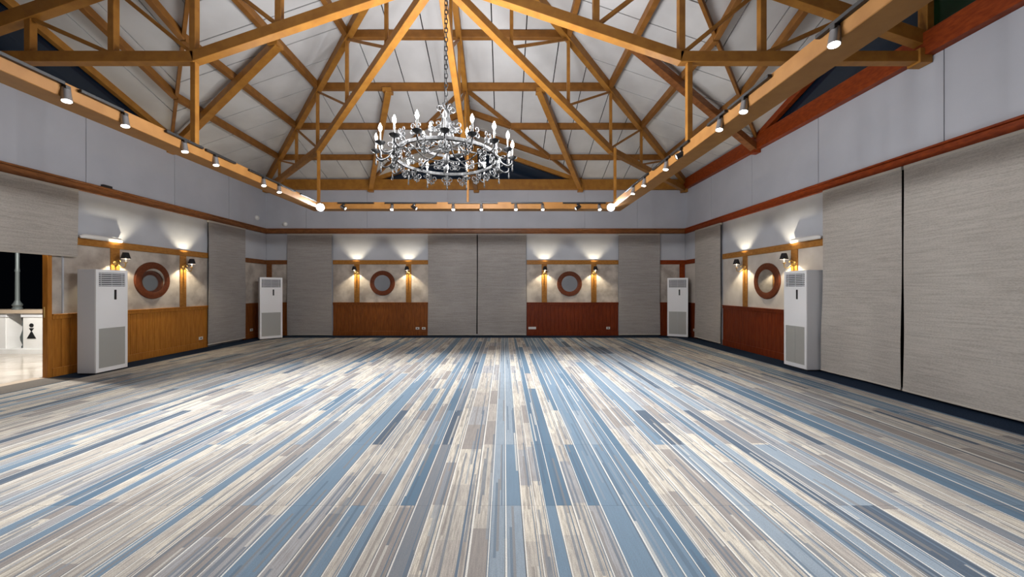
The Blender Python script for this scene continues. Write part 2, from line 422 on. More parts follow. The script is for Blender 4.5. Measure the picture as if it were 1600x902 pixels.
# ------------------------------------------------------------------ ceiling: boards, purlins, valleys
# roof coordinates on each side: q along the wall from its middle, t in from the wall
def SB(q,t,h): return (XC+q, YB-t, h)
def SL(q,t,h): return (XL+t, YC+q, h)
def SR(q,t,h): return (XR-t, YC+q, h)
def SF(q,t,h): return (XC+q, YF+t, h)
SIDES = {'back':SB, 'left':SL, 'right':SR, 'front':SF}
ce = link('ceiling', BM().hexa([(XC-.08,YC-.08,R(HALF)-.12),(XC+.08,YC-.08,R(HALF)-.12),(XC+.08,YC+.08,R(HALF)-.12),(XC-.08,YC+.08,R(HALF)-.12),
     (XC-.08,YC-.08,R(HALF)+.05),(XC+.08,YC-.08,R(HALF)+.05),(XC+.08,YC+.08,R(HALF)+.05),(XC-.08,YC+.08,R(HALF)+.05)]).mesh('ceiling'), M['truss'])
ce['kind'] = 'structure'
SW = .68; G = .011
def roof_poly(P, pts):
    return part('ceiling_board', BM().prism([P(q,t,h) for q,t,h in pts], (0,0,.03)), M['roof'], ce)
TK = [1.15, 2.3, 3.45, 4.6, 5.75]
for side, P in SIDES.items():
    for sg in (-1, 1):
        for k in range(10):
            a, b_ = k*SW+G, min((k+1)*SW-G, HALF-.02)
            lo = lambda s: max(0, DORM-s)
            hi = lambda s: HALF-s
            if hi(a) <= lo(a)+.02: continue
            pts = [(sg*a,lo(a)), (sg*b_,lo(b_)), (sg*b_,max(hi(b_),lo(b_))), (sg*a,hi(a))]
            roof_poly(P, [(q,t,R(t)) for q,t in pts])
        for k in range(5):
            a, b_ = k*SW+G, (k+1)*SW-G
            pts = [(0,a), (sg*(DORM-a),a), (sg*(DORM-b_),b_), (0,b_)]
            if DORM-b_ < .02: pts = pts[:2]+[(0,b_)]
            roof_poly(P, [(q,t,R(DORM-abs(q))) for q,t in pts])
    # purlins
    for t in TK:
        h = R(t)-.075
        e = HALF-t-.03
        if t < DORM:
            for sg in (-1,1):
                part('purlin', BM().beam(P(sg*(DORM-t),t,h), P(sg*e,t,h), .10, .14), M['purlin'], ce, .004)
                part('dormer_rafter', BM().beam(P(sg*(DORM-t),t,h), P(0,t,R(DORM)-.075), .10, .13), M['purlin'], ce, .004)
        else:
            part('purlin', BM().beam(P(-e,t,h), P(e,t,h), .10, .15), M['purlin'], ce, .004)
    part('dormer_ridge', BM().beam(P(0,.02,R(DORM)-.07), P(0,DORM,R(DORM)-.07), .08, .13), M['purlin'], ce, .004)
    for sg in (-1,1):
        part('gable_rafter', BM().beam(P(sg*DORM,.06,R(0)-.05), P(0,.06,R(DORM)-.05), .10, .16), M['truss'] if side != 'right' else M['red_cast_wood'], ce, .004)
        part('valley_rafter', BM().beam(P(sg*DORM,.03,R(0)-.06), P(0,DORM,R(DORM)-.06), .055, .09), M['purlin'], ce, .003)
        p, q = Vector(P(sg*3.36,.10,4.74)), Vector(P(sg*1.75,3.45,R(3.45)-.20))
        st = part('roof_strut', BM().beam(p, q+(q-p).normalized()*.08, .14, .15), M['truss'] if side != 'right' else M['cornice'], ce, .004)
        b = BM(); b.beam(q-Vector((0,0,.02)), q+Vector((0,0,.07)), .2, .2); part('strut_block', b, M['truss'], st, .005)
        b = BM(); b.beam(p-Vector((0,0,.12)), p+Vector((0,0,.1)), .16, .16); part('strut_foot', b, M['red_cast_wood'] if side == 'right' else M['truss'], st, .005)

# ------------------------------------------------------------------ trusses
CH0, CH1, TKINK = 4.70, 5.84, 3.42
def chord_h(t): return CH0 if t <= TKINK else CH0+(CH1-CH0)*(t-TKINK)/(HALF-TKINK)
def half_truss(root, start, vec, mat, s=1.0, web=.052, post=.085, tend=HALF):
    """start: wall point (x,y); vec: plan direction per metre of t"""
    def Q(t, h): return (start[0]+vec[0]*t, start[1]+vec[1]*t, h)
    def mk(name, p, q, w, h): part(name, off(root, BM().beam(p, q, w, h)), mat, root, .004)
    mk('top_chord', Q(.0,R(0)-.105), Q(tend,R(tend)-.105), .12*s, .19*s)
    mk('bottom_chord', Q(.02,CH0), Q(TKINK+.03,CH0), .12*s, .145*s)
    mk('bottom_chord', Q(TKINK,CH0), Q(tend,chord_h(tend)), .12*s, .145*s)
    ts = [1.15, 2.3, TKINK, 4.6, 5.75]
    for t in ts:
        mk('post', Q(t,chord_h(t)-.0), Q(t,R(t)-.12), post, post)
    for k, t in enumerate(ts):
        t0, t1 = t, (ts[k+1] if k+1 < len(ts) else HALF-.1)
        mk('web', Q(t0+.03,R(t0)-.18), Q(t1,chord_h(t1)+.05), web, web)
    mk('end_block', Q(.11,CH0-.10), Q(.11,CH0+.10), .17, .17)
tr = thing('roof_truss', 'honey-brown timber truss spanning the whole hall above the chandelier, nearest the camera', 'truss', (XC, YC, CH0))
half_truss(tr, (XL, YC), (1,0), M['truss'])
half_truss(tr, (XR, YC), (-1,0), M['truss'])
part('king_post', off(tr, BM().beam((XC,YC,CH1-.1),(XC,YC,R(HALF)-.1), .12, .12)), M['truss'], tr, .004)
ht1 = thing('hip_truss', 'diagonal hip truss rising from the far left corner of the hall', 'truss', (XL, YB, CH0))
half_truss(ht1, (XL, YB), (1,-1), M['truss'], .95, .045, .06, HALF-.14)
ht2 = thing('hip_truss', 'diagonal hip truss rising from the far right corner of the hall', 'truss', (XR, YB, CH0))
half_truss(ht2, (XR, YB), (-1,-1), M['truss'], .95, .045, .06, HALF-.14)
ht3 = thing('half_truss', 'half truss running from the middle of the back wall towards the chandelier chain', 'truss', (XC+.03, YB, CH0))
half_truss(ht3, (XC+.03, YB), (0,-1), M['truss'], .9, .045, .055, HALF-.14)

# ------------------------------------------------------------------ suspended lighting frame
FX0, FX1, FY1, FY0 = -4.245, 2.53, 8.325, -1.2
FB, FT = 3.29, 3.44
lf = thing('lighting_frame', 'light oak beam frame hung on rods below the trusses, carrying the track lights', 'light frame', (XC, YC, FB))
def fpart(name, b, mat, bevel=.005): return part(name, off(lf, b), mat, lf, bevel)
fpart('beam', BM().box((FX0-.13,FY0,FB),(FX0+.13,FY1+.13,FT)), M['beam'])
fpart('beam', BM().box((FX1-.13,FY0,FB),(FX1+.13,FY1+.13,FT)), M['beam'])
fpart('beam', BM().box((FX0+.13,FY1-.13,FB),(FX1-.13,FY1+.13,FT)), M['beam'])
for x0 in (FX0, FX1):
    fpart('hanger_rod', BM().beam((x0-.05 if x0<0 else x0+.03,YC,FT-.05),(x0-.05 if x0<0 else x0+.03,YC,CH0), .07, .07), M['truss'], .003)
    fpart('hanger_rod', BM().beam((x0,FY1+.09,FT-.05),(x0,FY1+.09,CH0+.03), .055, .055), M['truss'], .003)
fpart('hanger_rod', BM().beam((XC+.1,FY1,FT-.05),(XC+.1,FY1,CH0+.02), .05, .05), M['truss'], .003)
def track(p, q, inn):
    b = BM(); b.beam(p, q, .036, .03); return fpart('track', b, M['black'], .002)
TZ = FT-.025
ti, to = FX0+.13+.019, FX1-.13-.019
tb = FY1-.13-.019
for a, b_ in ((1.6,2.3),(2.95,3.42),(3.55,3.95),(4.45,5.0),(5.05,5.6),(5.9,7.2),(7.4,8.0)): track((ti,a,TZ),(ti,b_,TZ),1)
for a, b_ in ((.9,1.6),(1.9,2.8),(3.3,3.9),(3.95,4.3),(4.75,5.25),(5.3,5.9),(6.1,7.2)): track((to,a,TZ),(to,b_,TZ),1)
for a, b_ in ((-3.7,-2.9),(-2.65,-1.5),(-1.25,-.15),(.15,.85),(1.3,2.25)): track((a,tb,TZ),(b_,tb,TZ),1)

def make_spot(label, loc, aim, lit=True, energy=None, big=False):
    """track spotlight hanging at loc (on the track); the can points along aim"""
    o = thing('track_spotlight', label, 'spotlight', loc, 0, 'track spotlights on the oak frame')
    s = 1.0
    b = BM(); b.box((-.022,-.022,-.045),(.022,.022,-.012)); part('track_adapter', b, M['black'], o, .003)
    b = BM(); b.tube([(0,0,-.03),(0,0,-.085)], .009, 8); part('stem', b, M['chrome'], o)
    d = Vector(aim).normalized(); rot = d.to_track_quat('Z', 'Y').to_euler()
    c = Vector((0,0,-.10))
    can = part('can', BM().lathe([(.020,-.075),(.034,-.065),(.036,.0),(.040,.062),(.036,.064),(.032,.05),(.006,.046)], 16), M['chrome'] if lit else M['black'], o, 0, True, c, rot)
    part('lens', BM().lathe([(.0325,.051),(.033,.056),(.02,.062),(.004,.064)], 16), M['lens'] if lit else M['lens_dim'], can)
    if lit:
        lamp('spot_light', 'SPOT', can, (0,0,.085), energy or E_TRACK, C_TRACK, (PI,0,0), spot_size=math.radians(92), spot_blend=1.0, shadow_soft_size=.03)
    return o
left_y = [3.44,3.97,4.71,5.22,6.26,6.69]
for i, yy in enumerate(left_y):
    make_spot(f'track spotlight on the left oak beam, {ORD[i]} from the camera' , (ti, yy, TZ), (.22, -.10 if i < 4 else -.2, -.95))
right_y = [2.65,3.65,4.06,4.97,5.41,6.26,6.79]
for i, yy in enumerate(right_y):
    make_spot(f'track spotlight on the right oak beam, {ORD[i]} from the camera', (to, yy, TZ), (-.22, -.12, -.95) if i != 3 else (-.9,.2,-.45), i != 3)
make_spot('track spotlight on the left oak beam beside the camera, outside the picture', (ti, 2.0, TZ), (.15,.05,-.98))
make_spot('track spotlight on the right oak beam beside the camera, outside the picture', (to, 1.3, TZ), (-.15,.1,-.98))
back_x = [536,612,647,708,752,806,848,903,937]
for i, px in enumerate(back_x):
    dark = i in (0, 2, 7)
    make_spot(f'track spotlight on the back oak beam, {ORD[i]} from the left', ((px-788)/575*8.15, tb, TZ), (.05,-.42,-.90) if not dark else ((.8,-.2,-.5) if i != 7 else (-.8,-.2,-.5)), not dark)
def make_flood(label, loc, aim):
    o = thing('flood_lamp', label, 'flood lamp', loc, 0, 'flood lamps at the frame corners')
    b = BM(); b.box((-.03,-.03,-.05),(.03,.03,-.012)); part('track_adapter', b, M['black'], o, .003)
    rot = Vector(aim).normalized().to_track_quat('Z','Y').to_euler()
    h = part('housing', BM().lathe([(.03,-.09),(.055,-.08),(.075,-.02),(.09,.05),(.084,.052),(.07,.03),(.01,.025)], 20), M['chrome'], o, 0, True, (0,0,-.10), rot)
    part('yoke', BM().tube([(.09,0,-.03),(.09,0,-.07),(0,0,-.075),(-.09,0,-.07),(-.09,0,-.03)], .006, 6), M['black'], o)
    part('lens', BM().lathe([(.072,.032),(.074,.04),(.05,.052),(.006,.058)], 20), M['flood'], h)
    lamp('flood_light', 'SPOT', h, (0,0,.08), E_FLOOD, C_FLOOD, (PI,0,0), spot_size=math.radians(130), spot_blend=.7, shadow_soft_size=.06)
    return o
make_flood('brilliant white flood lamp at the far left corner of the oak frame', (FX0+.13+.031, FY1-.13-.031, TZ+.01), (.45,-.8,-.38))
make_flood('brilliant white flood lamp at the far right corner of the oak frame', (FX1-.13-.031, FY1-.13-.031, TZ+.01), (-.30,-.85,-.38))

# ------------------------------------------------------------------ blinds
def make_blind_obj(label, P, a, b_, h0, h1, d, mat, ripple=.012, seed=0, waviness=0):
    rnd = random.Random(seed)
    c = (a+b_)/2
    o = thing('woven_blind', label, 'blind', P(c, h0, d))
    L0 = Vector(P(c,h0,d))
    ns, nh = 16, 22
    ph = [rnd.uniform(0,6.28) for _ in range(6)]
    def dd(u, v):   # u across, v up
        w = ripple*(.6*math.sin(u*5+ph[0]+v*2)+.5*math.sin(v*9+ph[1])+.4*math.sin(u*9-v*5+ph[2]))*(1.15-v)
        if waviness: w += waviness*max(0,.42-v)*(.5+math.sin(u*4.2+ph[3]))
        return w
    def ee(v, side):  # slightly uneven vertical edges
        return .012*math.sin(v*4+ph[4+side])*(1-v)
    V, F = [], []
    for face in (0, 1):
        for j in range(nh+1):
            v = j/nh
            for i in range(ns+1):
                u = i/ns
                s = a+(b_-a)*u + ee(v,0)*(1-u) + ee(v,1)*u
                V.append(tuple(Vector(P(s, h0+(h1-h0)*v, d+dd(u,v)+(.006 if face else 0)))-L0))
    st = (nh+1)*(ns+1)
    for face in (0,1):
        for j in range(nh):
            for i in range(ns):
                k = face*st + j*(ns+1)+i
                F.append((k,k+1,k+ns+2,k+ns+1))
    rim = [i for i in range(ns+1)] + [j*(ns+1)+ns for j in range(1,nh+1)] + [nh*(ns+1)+i for i in range(ns-1,-1,-1)] + [j*(ns+1) for j in range(nh-1,0,-1)]
    for i in range(len(rim)):
        p, q = rim[i], rim[(i+1)%len(rim)]
        F.append((p,q,q+st,p+st))
    bm = BM(); bm.v, bm.f = V, F
    part('fabric', bm, mat, o, 0, True)
    pts = [Vector(P(a+(b_-a)*i/16+ee(0,0)*(1-i/16)+ee(0,1)*i/16, h0+.012, d+dd(i/16,0)+.003))-L0 for i in range(17)]
    part('hem_bar', BM().tube(pts, .014, 8), M['hem'], o, 0, True)
    b = BM(); wbox(b, P, a, b_, h1-.01, h1+.03, max(d-.05,.02), d+.012); off(o, b)
    part('head_rail', b, M['hem'], o, .003)
    return o
make_blind_obj('narrow grey blind on the back wall beside the far left air conditioner', PB, -6.97, -5.54, .02, 3.25, .08, M['blind_back'], .006, 1)
make_blind_obj('left of the two adjoining grey blinds in the middle of the back wall', PB, -2.45, -.885, .02, 3.25, .08, M['blind_back'], .003, 2)
make_blind_obj('right of the two adjoining grey blinds in the middle of the back wall', PB, -.85, .70, .02, 3.25, .08, M['blind_back'], .003, 3)
make_blind_obj('narrow taupe blind on the back wall beside the far right air conditioner', PB, 3.67, 5.0, .03, 3.25, .08, M['blind_back'], .006, 4)
make_blind_obj('grey blind on the left wall between the mirror bay and the far corner', PL, 9.50, 10.84, .05, 3.25, .09, M['blind_back'], .008, 5)
make_blind_obj('raised cream blind hanging above the open terrace doorway', PL, 3.6, 6.58, 2.07, 3.25, .10, M['blind'], .012, 6)
make_blind_obj('narrow taupe blind on the right wall near the far corner', PR, 9.86, 11.16, .04, 3.25, .08, M['blind'], .010, 7)
make_blind_obj('wide beige blind on the right wall directly beside the near air conditioner', PR, 5.34, 6.66, .03, 3.25, .10, M['blind'], .014, 8, .05)
make_blind_obj('widest beige blind at the right edge of the view, nearest the camera', PR, 2.2, 5.31, .03, 3.25, .10, M['blind'], .014, 9, .03)

# ------------------------------------------------------------------ round mirrors
def make_mirror(label, P, s, h, rotz):
    o = thing('round_mirror', label, 'mirror', P(s,h,.012), rotz, 'round mirrors')
    n = 40
    # local: disc in xz plane, facing -y
    prof = [(.255,0),(.255,-.034),(.262,-.040),(.33,-.042),(.392,-.040),(.40,-.032),(.40,0)]
    V, F = [], []
    m = len(prof)
    for k in range(n):
        t = 2*PI*k/n
        for r, yy in prof: V.append((r*math.cos(t), yy, r*math.sin(t)))
    for k in range(n):
        for i in range(m):
            F.append((k*m+i, ((k+1)%n)*m+i, ((k+1)%n)*m+(i+1)%m, k*m+(i+1)%m))
    b = BM(); b.v, b.f = V, F
    part('frame', b, M['mirror_frame'], o, 0, True)
    part('mirror_glass', BM().prism([(.262*math.cos(2*PI*k/n), -.036, .262*math.sin(2*PI*k/n)) for k in range(n)], (0,.028,0)), M['mirror'], o)
    return o
make_mirror('round wooden mirror on the back wall left of the middle blinds', PB, -3.93, 1.695, 0)
make_mirror('round wooden mirror on the back wall right of the middle blinds', PB, 2.10, 1.675, 0)
make_mirror('round wooden mirror on the left wall beside the near air conditioner', PL, 8.05, 1.69, PI/2)
make_mirror('round dark red mirror on the right wall beside the near air conditioner', PR, 8.19, 1.68, -PI/2)

# ------------------------------------------------------------------ wall sconces (local: wall at y=0, room towards -y)
def make_sconce(label, P, s, h, rotz, dx=0.0):
    o = thing('wall_sconce', label, 'wall lamp', P(s,h,.03), rotz, 'shaded wall sconces')
    part('back_plate', BM().lathe([(.0,.0),(.05,.002),(.055,.010),(.04,.018),(.018,.024),(.005,.026)], 16), M['brass'], o, 0, True, (0,-.0,-.08), (PI/2,0,0))
    arm = [(0,-.02,-.08),(0,-.06,-.12),(dx*.3,-.12,-.17),(dx*.7,-.18,-.165),(dx,-.20,-.12),(dx,-.20,-.085)]
    pts = smooth_pts(arm, 18)
    part('arm', BM().tube(pts, .008, 8), M['brass'], o, 0, True)
    sc = [(0, -.05-.045*math.cos(a)*(1-a/9), -.06+.045*math.sin(a)*(1-a/9)) for a in [i*.35 for i in range(16)]]
    part('scroll', BM().tube(sc, .006, 6), M['brass'], o, 0, True)
    part('drip_cup', BM().lathe([(.010,-.09),(.032,-.075),(.036,-.068),(.012,-.066)], 14, (dx,-.20,0)), M['brass'], o, 0, True)
    part('candle_sleeve', BM().lathe([(.012,-.067),(.012,-.01),(.004,-.008)], 12, (dx,-.20,0)), M['bulb_off'], o, 0, True)
    part('bulb', BM().lathe([(.006,-.01),(.014,.006),(.015,.018),(.006,.038),(.001,.044)], 12, (dx,-.20,0)), M['bulb_warm'], o, 0, True)
    sh = BM()
    sh.lathe([(.078,.0),(.045,.125),(.043,.125),(.076,.0)], 24, (dx,-.20,0), closed=True)
    part('shade', sh, M['black_cloth'], o, 0, True)
    lamp('sconce_light', 'POINT', o, (dx,-.20,.071), E_SCONCE, C_SCONCE, shadow_soft_size=.010)
    return o
def smooth_pts(p, n):
    p = [Vector(q) for q in p]; out = []
    P_ = [p[0]*2-p[1]]+p+[p[-1]*2-p[-2]]
    m = len(p)-1
    for i in range(n+1):
        u = i/n*m; k = min(int(u), m-1); t = u-k
        a, b, c, d = P_[k:k+4]
        out.append(.5*((2*b)+(c-a)*t+(2*a-5*b+4*c-d)*t*t+(3*b-a-3*c+d)*t**3))
    return out
SH = 2.10
make_sconce('brass sconce left of the mirror in the back wall bay by the far left blind', PB, -4.76, SH, 0)
make_sconce('brass sconce right of the mirror in the back wall bay by the far left blind', PB, -3.09, SH, 0)
make_sconce('brass sconce left of the mirror in the back wall bay by the far right blind', PB, 1.29, SH, 0)
make_sconce('brass sconce right of the mirror in the back wall bay by the far right blind', PB, 2.89, SH, 0)
make_sconce('brass sconce on the left wall between the mirror and the grey blind', PL, 8.82, SH, PI/2)
make_sconce('brass sconce just above the near left air conditioner', PL, 7.28, SH, PI/2)
make_sconce('brass sconce on the right wall between the mirror and the far blind', PR, 8.94, SH, -PI/2)
make_sconce('brass sconce just above the near right air conditioner', PR, 7.42, SH, -PI/2)

# white pipe covers on the rail above the near air conditioners
def pipe_cover(label, P, a, b_):
    o = thing('pipe_cover', label, 'pipe cover', P((a+b_)/2, 2.44, .05))
    n = 14; b = BM()
    p = [P(a,2.445,.08), P(a+.05,2.462,.10), P((a+b_)/2,2.462,.10), P(b_-.05,2.462,.10), P(b_,2.445,.08)]
    b.tube(p, [.025,.042,.045,.042,.025], 10); off(o, b); part('cover', b, M['pipe'], o, 0, True)
    b = BM(); wbox(b, P, a+.1, b_-.1, 2.436, 2.445, .02, .12); off(o, b); part('bracket', b, M['pipe'], o)
pipe_cover('white rounded pipe cover on the rail above the near left air conditioner', PL, 6.62, 7.34)
pipe_cover('white rounded pipe cover on the rail above the near right air conditioner', PR, 6.72, 7.42)

# ------------------------------------------------------------------ floor-standing air conditioners (local front = -y)
def make_ac(label, loc, rz, w=.58, dpt=.33, H=1.85, split=False, nl=7):
    o = thing('air_conditioner', label, 'air conditioner', loc, rz, 'floor standing air conditioners')
    x, y0, y1 = w/2, -dpt/2, dpt/2
    part('plinth', BM().box((-x+.02,y0+.03,0),(x-.02,y1-.02,.03)), M['ac_dark'], o)
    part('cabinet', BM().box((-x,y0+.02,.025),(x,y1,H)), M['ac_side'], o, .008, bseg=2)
    fr = BM()
    g0, g1, gx = H-.30, H-.055, x-.045
    i0, i1 = .10, .80
    f0, f1 = y0, y0+.022
    for a, c in (((-x,.03),(x,i0)), ((-x,i1),(x,g0)), ((-x,g1),(x,H-.003)), ((-x,i0),(-gx-.0,i1)), ((gx,i0),(x,i1)), ((-x,g0),(-gx,g1)), ((gx,g0),(x,g1))):
        fr.box((a[0],f0,a[1]),(c[0],f1,c[1]))
    part('front_panel', fr, M['ac_white'], o)
    og = part('outlet_grille', BM().box((-gx,y0+.018,g0),(gx,y0+.03,g1)), M['ac_dark'], o)
    for k in range(nl):
        z = g0+(g1-g0)*(k+.5)/nl
        b = BM(); b.hexa([(-gx,y0-.001,z-.010),(gx,y0-.001,z-.010),(gx,y0+.017,z+.004),(-gx,y0+.017,z+.004),(-gx,y0-.001,z-.002),(gx,y0-.001,z-.002),(gx,y0+.017,z+.012),(-gx,y0+.017,z+.012)])
        part('louver', b, M['ac_side'], og)
    for q in (-.33, 0, .33): part('vane', BM().box((q*w-.003,y0+.006,g0),(q*w+.003,y0+.018,g1)), M['ac_side'], og)
    dp = part('display', BM().box((-.018+.09*w,y0-.004,H-.54),(.022+.09*w,y0+.001,H-.36)), M['black'], o, .002)
    cols = [(-gx,-.003),(.003,gx)] if split else [(-gx,gx)]
    for a, c in cols:
        ig = part('intake_grille', BM().box((a,y0+.010,i0),(c,y0+.02,i1)), M['ac_grille'], o)
        b = BM(); n = 44
        for k in range(n):
            z = i0+(i1-i0)*(k+.3)/n; b.box((a,y0+.002,z),(c,y0+.011,z+(i1-i0)/n*.55))
        ri = part('grille_ribs', b, M['ac_grille'], ig); ri['kind'] = 'stuff'
    return o
make_ac('tall white air conditioner against the left wall beside the doorway, nearest on that side', (-7.30, 6.70, 0), PI/2, .54, .33)
make_ac('tall white air conditioner against the right wall beside the wide beige blind', (5.665, 6.98, 0), -PI/2, .54, .31, split=True)
make_ac('white air conditioner turned diagonally in the far left corner', (-7.07, 11.12, 0), math.radians(42), .58, .30)
make_ac('white air conditioner turned diagonally in the far right corner', (5.44, 11.54, 0), math.radians(-29), .58, .26, split=True)

# ------------------------------------------------------------------ outlets, detectors
def outlet(label, P, s, h, rz, w=.12, n=1, d=.02):
    o = thing('wall_outlet', label, 'outlet', P(s,h,d), rz, 'white wall outlets')
    part('cover_plate', BM().box((-w/2,-.012,-.038),(w/2,0,.038)), M['plate'], o, .003)
    for k in range(n):
        c = (k-(n-1)/2)*.1
        part('socket', BM().box((c-.022,-.0135,-.014),(c+.022,-.011,.014)), M['socket_dark'] if n == 1 else M['ac_side'], o)
    return o
outlet('left of two small white outlets low on the brown back wainscot', PB, -2.80, .235, 0)
outlet('right of two small white outlets low on the brown back wainscot', PB, -2.60, .235, 0)
outlet('long double white outlet low on the red back wainscot beside the middle blind', PB, .90, .245, 0, .25, 2)
outlet('small white outlet low on the red back wainscot beside the right blind', PB, 3.35, .245, 0)
outlet('small white outlet low on the amber left wall wainscot near the grey blind', PL, 9.33, .255, PI/2)
outlet('white outlet low in the far left corner beside the air conditioner', PL, 11.2, .26, PI/2)
outlet('white outlet low in the far right corner behind the air conditioner', PR, 11.32, .24, -PI/2)
def detector(label, P, s, h, d=.014):
    o = thing('motion_sensor', label, 'sensor', P(s,h,d))
    n = Vector(P(0,0,1))-Vector(P(0,0,0)); rot = n.to_track_quat('Z','Y').to_euler()
    part('housing', BM().lathe([(.075,0),(.075,.02),(.06,.05),(.03,.07),(.004,.075)], 16), M['plate'], o, 0, True, None, rot)
    part('sensor_eye', BM().lathe([(.02,.066),(.018,.078),(.004,.082)], 12), M['ac_side'], o, 0, True, None, rot)
detector('round white sensor on the back wall above the cornice near the left corner', PB, -7.08, 3.60)
detector('small white sensor on the left wall above the cornice near the far corner', PL, 11.45, 3.72)
o = thing('junction_box', 'small dark box standing on the left cornice above the mirror bay', 'box', PL(7.1, 3.452, .05))
part('housing', off(o, wbox(BM(), PL, 7.02, 7.18, 3.452, 3.50, .02, .08)), M['black'], o, .004)
part('cable', off(o, BM().tube([PL(7.18,3.46,.05), PL(7.4,3.458,.03), PL(7.9,3.457,.02)], .006, 6)), M['black'], o)

# ------------------------------------------------------------------ chandelier (local origin: centre of the iron ring)
CX, CY, CZ = -.79, 5.0, 3.28
ch = thing('chandelier', 'large wrought-iron ring chandelier with candle bulbs hanging from a long chain', 'chandelier', (CX, CY, CZ))
def ring_prof(r, w, h): return [(r-w/2,-h/2),(r+w/2,-h/2),(r+w/2,h/2),(r-w/2,h/2)]
part('main_ring', BM().lathe(ring_prof(.69,.018,.034), 64, closed=True), M['iron'], ch)
part('ring_rim', BM().lathe(ring_prof(.69,.032,.010), 64, (0,0,-.021), closed=True), M['iron'], ch)
ir = part('inner_ring', BM().lathe(ring_prof(.31,.02,.035), 48, (0,0,.14), closed=True), M['iron'], ch)
def spiral(c, r0, r1, a0, a1, n=16):
    return [(c[0]+(r0+(r1-r0)*i/n)*math.cos(a0+(a1-a0)*i/n), c[1]+(r0+(r1-r0)*i/n)*math.sin(a0+(a1-a0)*i/n)) for i in range(n+1)]
# centre stem
part('stem', BM().lathe([(.006,-.10),(.03,-.07),(.045,-.02),(.03,.03),(.02,.06),(.05,.10),(.06,.14),(.035,.19),(.018,.25),(.018,.5),(.04,.56),(.045,.62),(.02,.68),(.012,.72),(.002,.73)], 20), M['iron'], ch, 0, True)
part('finial', BM().lathe([(.002,-.20),(.02,-.17),(.026,-.14),(.012,-.11),(.006,-.09)], 14), M['iron'], ch, 0, True)
crown = spiral((.085,.66), .06, .018, PI, -PI*.9, 18)
cm = BM().tube([(u,0,v) for u,v in [(.02,.58),(.024,.62)]+crown], .008, 6).mesh('crown_scroll', 0, True); cm.materials.append(M['iron'])
for k in range(6): link('crown_scroll', cm, None, ch, None, (0,0,k*PI/3+.3))
# sweeping suspension bars from crown to ring
sus = smooth_pts([(.03,0,.60),(.07,0,.45),(.10,0,.30),(.22,0,.13),(.40,0,.10),(.58,0,.09),(.68,0,.01)], 30)
sm = BM().tube(sus, .012, 8).mesh('suspension_bar', 0, True); sm.materials.append(M['iron'])
for k in range(6): link('suspension_bar', sm, None, ch, None, (0,0,k*PI/3+.2))
# lower garlands inside the ring
gar = smooth_pts([(.03,0,-.03),(.16,0,-.07),(.34,0,-.06),(.50,0,.04),(.60,0,.06),(.67,0,-.01)], 24)
gm = BM().tube(gar, .008, 6).mesh('brace_bar', 0, True); gm.materials.append(M['iron'])
for k in range(6): link('brace_bar', gm, None, ch, None, (0,0,k*PI/3+.2+PI/6))
# per candle: arm, scrolls, cup, candle, bulb
NCAN = 18
arm2 = [(u,0,v) for u,v in spiral((.74,-.055), .012, .05, 0, 2.2*PI, 14)]
arm2 += [(p.x,0,p.z) for p in smooth_pts([(.79,0,-.04),(.84,0,-.07),(.89,0,-.03),(.90,0,.06)], 8)]
arm_b = BM().tube(smooth_pts([(.70,0,0),(.75,0,-.07),(.83,0,-.115),(.89,0,-.09),(.90,0,-.03)], 14), .011, 8)
arm_b.tube([(u,0,v) for u,v in spiral((.78,-.01), .045, .014, PI*1.2, -PI*.7, 14)], .007, 6)
arm_m = arm_b.mesh('candle_arm', 0, True); arm_m.materials.append(M['iron'])
cup_m = BM().lathe([(.006,-.05),(.02,-.035),(.055,-.015),(.062,.0),(.05,-.004),(.022,-.002),(.022,.02),(.016,.02)], 14, (.90,0,0)).mesh('drip_pan', 0, True); cup_m.materials.append(M['iron'])
can_m = BM().lathe([(.012,.01),(.012,.12),(.006,.124)], 10, (.90,0,0)).mesh('candle', 0, True); can_m.materials.append(M['candle'])
bprof = [(.007,.122),(.019,.145),(.024,.168),(.019,.190),(.008,.214),(.001,.228)]
bulb_on = BM().lathe(bprof, 12, (.90,0,0)).mesh('bulb', 0, True); bulb_on.materials.append(M['bulb'])
bulb_no = BM().lathe(bprof, 12, (.90,0,0)).mesh('bulb', 0, True); bulb_no.materials.append(M['bulb_off'])
def scroll_pair(b, sgn, r, z0, dirv, k=1.0):
    # one S scroll: big curl low, small curl high (dirv=+1 up, -1 down), in the tangential plane
    big = spiral((sgn*.042*k, .055*k), .042*k, .012*k, PI if sgn > 0 else 0, (PI-2.6*PI) if sgn > 0 else 2.6*PI, 16)
    sml = spiral((sgn*.036*k, .135*k), .034*k, .010*k, (1.5*PI if sgn > 0 else 1.5*PI), (1.5*PI+2.1*PI*sgn), 14)
    stem = [(sgn*.004, 0), (sgn*.002, .03*k)]
    for c in (big, [(sgn*.002,.03*k),(sgn*.008,.09*k)]+sml[2:]):
        b.tube([(r, u, z0+dirv*v) for u, v in c], .0075, 6)
crest = BM(); scroll_pair(crest, 1, .69, .03, 1); scroll_pair(crest, -1, .69, .03, 1)
crest_m = crest.mesh('crest_scroll', 0, True); crest_m.materials.append(M['iron'])
pend = BM()
for sg in (1,-1):
    pend.tube([(.69, u, -.04-v) for u, v in [(0,0)]+spiral((sg*.045,.05), .045, .012, PI if sg > 0 else 0, (PI-2.4*PI) if sg > 0 else 2.4*PI, 18)], .0075, 6)
    pend.tube([(.69, u, -.04-v) for u, v in spiral((sg*.022,.118), .024, .008, (-.5*PI), (-.5*PI+sg*1.9*PI), 12)], .007, 6)
pend.tube([(.69,0,-.03),(.69,0,-.18)], [.007,.004], 6)
pend.lathe([(.001,-.20),(.010,-.188),(.010,-.178),(.002,-.168)], 8, (.69,0,0))
